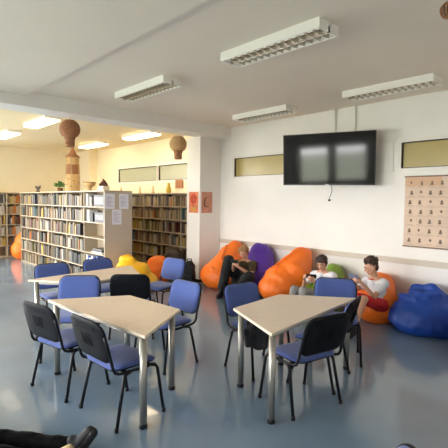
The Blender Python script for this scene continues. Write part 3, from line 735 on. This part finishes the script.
def person(label, J, shirt, trousers, hairmat, shoe, facev, short_leg=False, sleeve=.55, hairfn=None, handdir=None, s=1.0, collar=None, loose=0, shoe2=None, headup=V((0, 0, 1))):
    J = {k: V(v) for k, v in J.items()}
    t = thing('person', label, 'person', (J['pelvis'].x, J['pelvis'].y, 0)); off = -V((J['pelvis'].x, J['pelvis'].y, 0))
    J = {k: v + off for k, v in J.items()}; F = frame(facev, headup)
    b = MB()
    face(b, J['head'], F, s)
    b.cap(J['neck'] - V((0, 0, .03)), .052 * s, J['head'] + F @ V((0, -.02, -.05)), .045 * s)
    sl, sr = J['lsh'], J['rsh']
    b.cap(J['pelvis'], .115 * s, J['chest'], .12 * s, 16); b.cap(J['chest'], .12 * s, (J['neck'] + J['chest']) / 2, .105 * s, 16)
    b.cap(sl, .06 * s, J['neck'], .055 * s); b.cap(sr, .06 * s, J['neck'], .055 * s); b.cap(sl, .06 * s, J['chest'], .09 * s); b.cap(sr, .06 * s, J['chest'], .09 * s)
    for q in 'rl':
        b.cap(J[q + 'sh'], .046 * s, J[q + 'elb'], .036 * s); b.cap(J[q + 'elb'], .037 * s, J[q + 'wr'], .023 * s)
        b.cap(J[q + 'hip'], .085 * s, J[q + 'knee'], .055 * s); b.cap(J[q + 'knee'], .055 * s, J[q + 'knee'].lerp(J[q + 'ank'], .3), .054 * s); b.cap(J[q + 'knee'].lerp(J[q + 'ank'], .3), .054 * s, J[q + 'ank'], .034 * s)
        hd = V(handdir[q][0]); hand(b, J[q + 'wr'], hd, handdir[q][1], handdir[q][2], s * .95)
    b.blob('body', skin, t, .0065, 3)
    # shirt
    b = MB(); e = .014
    b.cap(J['pelvis'].lerp(J['chest'], .05), .125 * s + e, J['chest'], .128 * s + e, 16); b.cap(J['chest'], .125 * s + e, (J['neck'] + J['chest']) / 2, .105 * s + e, 16)
    b.cap(sl, .062 * s + e, J['neck'] - V((0, 0, .035)), .05 * s + e * .4); b.cap(sr, .062 * s + e, J['neck'] - V((0, 0, .035)), .05 * s + e * .4)
    b.cap(sl, .06 * s + e, J['chest'], .09 * s + e); b.cap(sr, .06 * s + e, J['chest'], .09 * s + e)
    for q in 'rl': b.cap(J[q + 'sh'], .05 * s + e, J[q + 'sh'].lerp(J[q + 'elb'], sleeve), .048 * s + e)
    b.blob('shirt', shirt, t, .011, 4, .008, 11)
    # trousers or shorts
    b = MB(); e = .012 + loose
    b.cap(J['rhip'], .10 * s + e, J['lhip'], .10 * s + e, 16); b.cap(J['pelvis'], .12 * s + e, J['pelvis'].lerp(J['chest'], .2), .118 * s + e, 16)
    for q in 'rl':
        if short_leg:
            b.cap(J[q + 'hip'], .09 * s + e, J[q + 'hip'].lerp(J[q + 'knee'], .8), .068 * s + e)
        else:
            b.cap(J[q + 'hip'], .088 * s + e, J[q + 'knee'], .062 * s + e); b.cap(J[q + 'knee'], .062 * s + e, J[q + 'ank'].lerp(J[q + 'knee'], .08), .044 * s + e)
    b.blob('shorts' if short_leg else 'trousers', trousers, t, .011, 4, .008, 11)
    # shoes
    for q in 'rl':
        a = J[q + 'ank']; fd = V(J[q + 'toe']) - a; fd.normalize() if fd.length else None
        up = V((0, 0, 1)); n = (up - fd * up.dot(fd)).normalized() if abs(fd.z) < .9 else V((facev[0], facev[1], 0)).normalized() * -1
        so = J.get(q + 'sole'); 
        b = MB(); heel = a - fd * .05 - n * .05; toe = a + fd * .17 - n * .055
        b.cap(heel, .04, a + fd * .06 - n * .045, .042); b.cap(a + fd * .05 - n * .045, .042, toe, .036); b.cap(a - n * .04, .042, a + fd * .03, .044)
        sp = shoe2 if (shoe2 and q == 'l') else shoe
        sh = b.blob('shoe', sp[0], t, .01, 4)
        b = MB(); b.cap(heel - n * .028, .036, toe - n * .024, .038); sole = b.blob('sole', sp[1], sh, .01, 2)
    # hair
    h = J['head']; P = lambda x, y, z: h + F @ V((x, y, z)) * s
    b = MB(); hairfn(b, P, F, s); b.blob('hair', hairmat, t, .008, 1, .012, 38, ridged=True)
    for q in (-1, 1):
        b = MB(); b.ell(P(q * .031, .076, -.002), (.013 * s, .008 * s, .006 * s), F, 8, 6); b.build('eye', eye_m, t)
        b = MB(); b.cap(P(q * .014, .091, .025), .0045 * s, P(q * .048, .076, .026), .0035 * s, 6); b.build('eyebrow', hairmat, t)
    b = MB(); b.cap(P(-.02, .078, -.058), .005 * s, P(.02, .078, -.058), .005 * s, 6); b.build('mouth', lip_m, t)
    if collar:
        b = MB(); n0 = J['neck']; b.tube([n0 + V((.062 * math.cos(k * PI / 8), .062 * math.sin(k * PI / 8), -.012)) for k in range(17)], .014, 6, cap=False); b.build('collar', collar, t)
    return t
def hair_fringe(b, P, F, s):
    b.ell(P(0, -.034, .048), (.084 * s, .084 * s, .076 * s), F); b.ell(P(0, -.05, -.01), (.078 * s, .06 * s, .085 * s), F)
    for x in (-.05, -.025, 0, .025, .05): b.cap(P(x, .03, .095), .03 * s, P(x * 1.15, .084, .066), .016 * s, 7)
    for q in (-1, 1): b.cap(P(q * .074, .02, .05), .022 * s, P(q * .08, .015, .0), .014 * s, 7)
def hair_curly(b, P, F, s):
    b.ell(P(0, -.034, .058), (.084 * s, .086 * s, .078 * s), F); b.ell(P(0, -.06, .0), (.07 * s, .045 * s, .075 * s), F)
    R2 = random.Random(3)
    for k in range(60):
        a = R2.uniform(0, 2 * PI); e = R2.uniform(.15, 1.5)
        p = (math.cos(a) * math.cos(e) * .085, math.sin(a) * math.cos(e) * .09 - .025, .068 + math.sin(e) * .075)
        b.ell(P(*p), (.022 * s,) * 3, None, 7, 5)
def phone(c, rightv, upv, m, label, L=.15, Wd=.075):
    c = V(c); r = V(rightv).normalized(); u = V(upv); u = (u - r * u.dot(r)).normalized(); n = r.cross(u)
    t = thing('phone', label, 'phone', c); R = Matrix((r, u, n)).transposed().to_4x4(); t.matrix_world = Matrix.Translation(c) @ R
    b = MB(); b.box((-L / 2, -Wd / 2, -.004), (L / 2, Wd / 2, .004), .003); b.build('case', m, t)
    b = MB(); b.box((-L / 2 + .004, -Wd / 2 + .004, .004), (L / 2 - .004, Wd / 2 - .004, .0045)); b.build('screen', M['screen'], t)
    b = MB(); b.lathe([(.008, -.0055), (.008, -.004)], (-L / 2 + .02, Wd / 2 - .02, 0), 10); b.build('camera_lens', M['dark'], t)
olive = mat('olive_cotton', (72, 62, 40), .85, bump=.2, bscale=50); blackcl = mat('black_trouser', (22, 24, 28), .85, bump=.2, bscale=40)
whitecl = mat('white_cotton', (226, 226, 232), .85, bump=.15, bscale=50); greycl = mat('grey_trouser', (150, 150, 152), .85, bump=.2, bscale=40)
redcl = mat('red_shorts', (196, 30, 34), .8, bump=.2, bscale=40)
h_blond = mat('blond_hair', (150, 112, 72), .6, var=.25, vscale=60); h_brown = mat('dark_brown_hair', (58, 38, 28), .5, var=.25, vscale=60); h_curl = mat('brown_hair', (62, 40, 28), .55, var=.25, vscale=60)
shoeblk = mat('black_shoe', (20, 20, 22), .5); soleblk = mat('dark_sole', (34, 34, 36), .7); shoewht = mat('white_shoe', (220, 218, 214), .5); solegry = mat('grey_sole', (150, 150, 148), .7)

J1 = dict(pelvis=(-5.445,5.62,.30), chest=(-5.419,5.64,.47), neck=(-5.403,5.62,.635), head=(-5.385,5.56,.806), rsh=(-5.567,5.60,.575), relb=(-5.52,5.42,.44), rwr=(-5.38,5.28,.60),
          lsh=(-5.235,5.66,.585), lelb=(-5.13,5.50,.42), lwr=(-5.25,5.29,.575), rhip=(-5.53,5.58,.28), rknee=(-5.56,5.34,.66), rank=(-5.55,5.16,.12), lhip=(-5.36,5.60,.28), lknee=(-5.03,5.34,.42), lank=(-5.10,5.02,.12),
          rtoe=(-5.48,5.0,.10), ltoe=(-5.12,4.85,.12))
person('boy with blond hair, olive shirt and black trousers looking down at phone on purple beanbag', J1, olive, blackcl, h_blond, (shoeblk, soleblk), (.35, -.82, -.32), loose=.03,
       hairfn=hair_fringe, handdir=dict(r=((.35, -.35, .5), (.6, .6, .1), (-.3, -.2, .9)), l=((-.35, -.4, .5), (-.5, .6, .1), (.2, -.2, .9))))
phone((-5.305, 5.215, .68), (-1, -.1, 0), (0, -.5, .85), mat('dark_phone', (24, 26, 32), .35), 'dark phone held by the boy in the olive shirt')
J2 = dict(pelvis=(-3.687,5.72,.235), chest=(-3.719,5.700,0.485), neck=(-3.715,5.650,0.640), head=(-3.697,5.570,0.800), rsh=(-3.887,5.660,0.580), relb=(-3.950,5.470,0.425), rwr=(-3.820,5.300,0.555),
          lsh=(-3.535,5.630,0.605), lelb=(-3.480,5.450,0.435), lwr=(-3.620,5.260,0.555), rhip=(-3.76,5.66,.22), rknee=(-4.03,5.33,.36), rank=(-3.88,5.03,.12), lhip=(-3.60,5.64,.22), lknee=(-3.80,5.25,.385), lank=(-3.65,4.95,.12),
          rtoe=(-3.90,4.88,.10), ltoe=(-3.66,4.80,.10))
person('boy with dark hair, white shirt and grey trousers holding a black phone on green beanbag', J2, whitecl, greycl, h_brown, (shoewht, solegry), (.22, -.86, -.34),
       hairfn=hair_fringe, handdir=dict(r=((.2, -.5, .5), (.8, .3, .1), (-.3, -.1, .9)), l=((-.25, -.5, .5), (-.8, .3, .1), (.3, -.1, .9))))
phone((-3.66, 5.25, .635), (-.8, -.5, 0), (0, -.5, .85), mat('black_phone', (16, 16, 18), .35), 'black phone held sideways by the boy in grey trousers')
J3 = dict(pelvis=(-2.835,5.70,.31), chest=(-2.842,5.71,.50), neck=(-2.868,5.67,.665), head=(-2.895,5.60,.835), rsh=(-2.995,5.71,.605), relb=(-3.05,5.50,.50), rwr=(-3.01,5.33,.66),
          lsh=(-2.705,5.62,.62), lelb=(-2.74,5.42,.455), lwr=(-2.86,5.27,.66), rhip=(-2.915,5.70,.30), rknee=(-3.0,5.33,.43), rank=(-2.93,5.04,.12), lhip=(-2.755,5.66,.30), lknee=(-2.80,5.24,.44), lank=(-2.77,4.95,.12),
          rtoe=(-2.97,4.88,.10), ltoe=(-2.76,4.78,.10))
person('boy with curly brown hair, white shirt and red shorts holding a phone on orange beanbag', J3, whitecl, redcl, h_curl, (shoeblk, soleblk), (-.62, -.66, -.30), short_leg=True,
       hairfn=hair_curly, handdir=dict(r=((-.1, -.5, .45), (.8, .3, .1), (-.3, -.1, .9)), l=((-.4, -.45, .3), (-.5, .5, .1), (.2, -.1, .9))), collar=redcl)
phone((-2.95, 5.215, .74), (-.9, .1, .05), (.3, -.4, .85), mat('grey_blue_phone', (112, 116, 140), .35), 'grey-blue phone held out by the boy in red shorts')
# person on the floor, only a leg with its shoe reaches into the picture
olivesole = mat('olive_midsole', (96, 86, 62), .7); greyshoe = mat('grey_shoe', (26, 27, 31), .7); tanshoe = mat('tan_toe', (196, 170, 128), .6)
jetcl = mat('jet_black_cotton', (9, 9, 11), .9, spec=.15, bump=.2, bscale=40)
J4 = dict(pelvis=(-3.505,0.335,0.170), chest=(-3.735,0.135,0.360), neck=(-3.855,0.035,0.550), head=(-3.875,0.025,0.740), rsh=(-3.775,0.245,0.480), relb=(-3.575,0.395,0.360), rwr=(-3.415,0.375,0.420),
          lsh=(-3.675,-0.045,0.480), lelb=(-3.455,-0.045,0.360), lwr=(-3.355,0.155,0.420), rhip=(-3.455,0.435,0.130), rknee=(-3.10,0.845,0.055), rank=(-2.775,1.160,0.05), lhip=(-3.375,0.335,0.130), lknee=(-2.955,0.635,0.120), lank=(-2.72,0.94,0.055),
          rtoe=(-2.66,1.26,0.27), ltoe=(-2.66,1.10,0.15))
person('person lying at the bottom left edge, black trouser leg and grey black shoe reaching in', J4, jetcl, jetcl, h_brown, (greyshoe, shoeblk), (.75, .6, -.3), shoe2=(tanshoe, olivesole),
       hairfn=hair_fringe, handdir=dict(r=((.5, -.1, .5), (.4, -.6, .1), (.2, .2, .9)), l=((.4, .5, .5), (-.4, .6, .1), (.2, -.2, .9))))
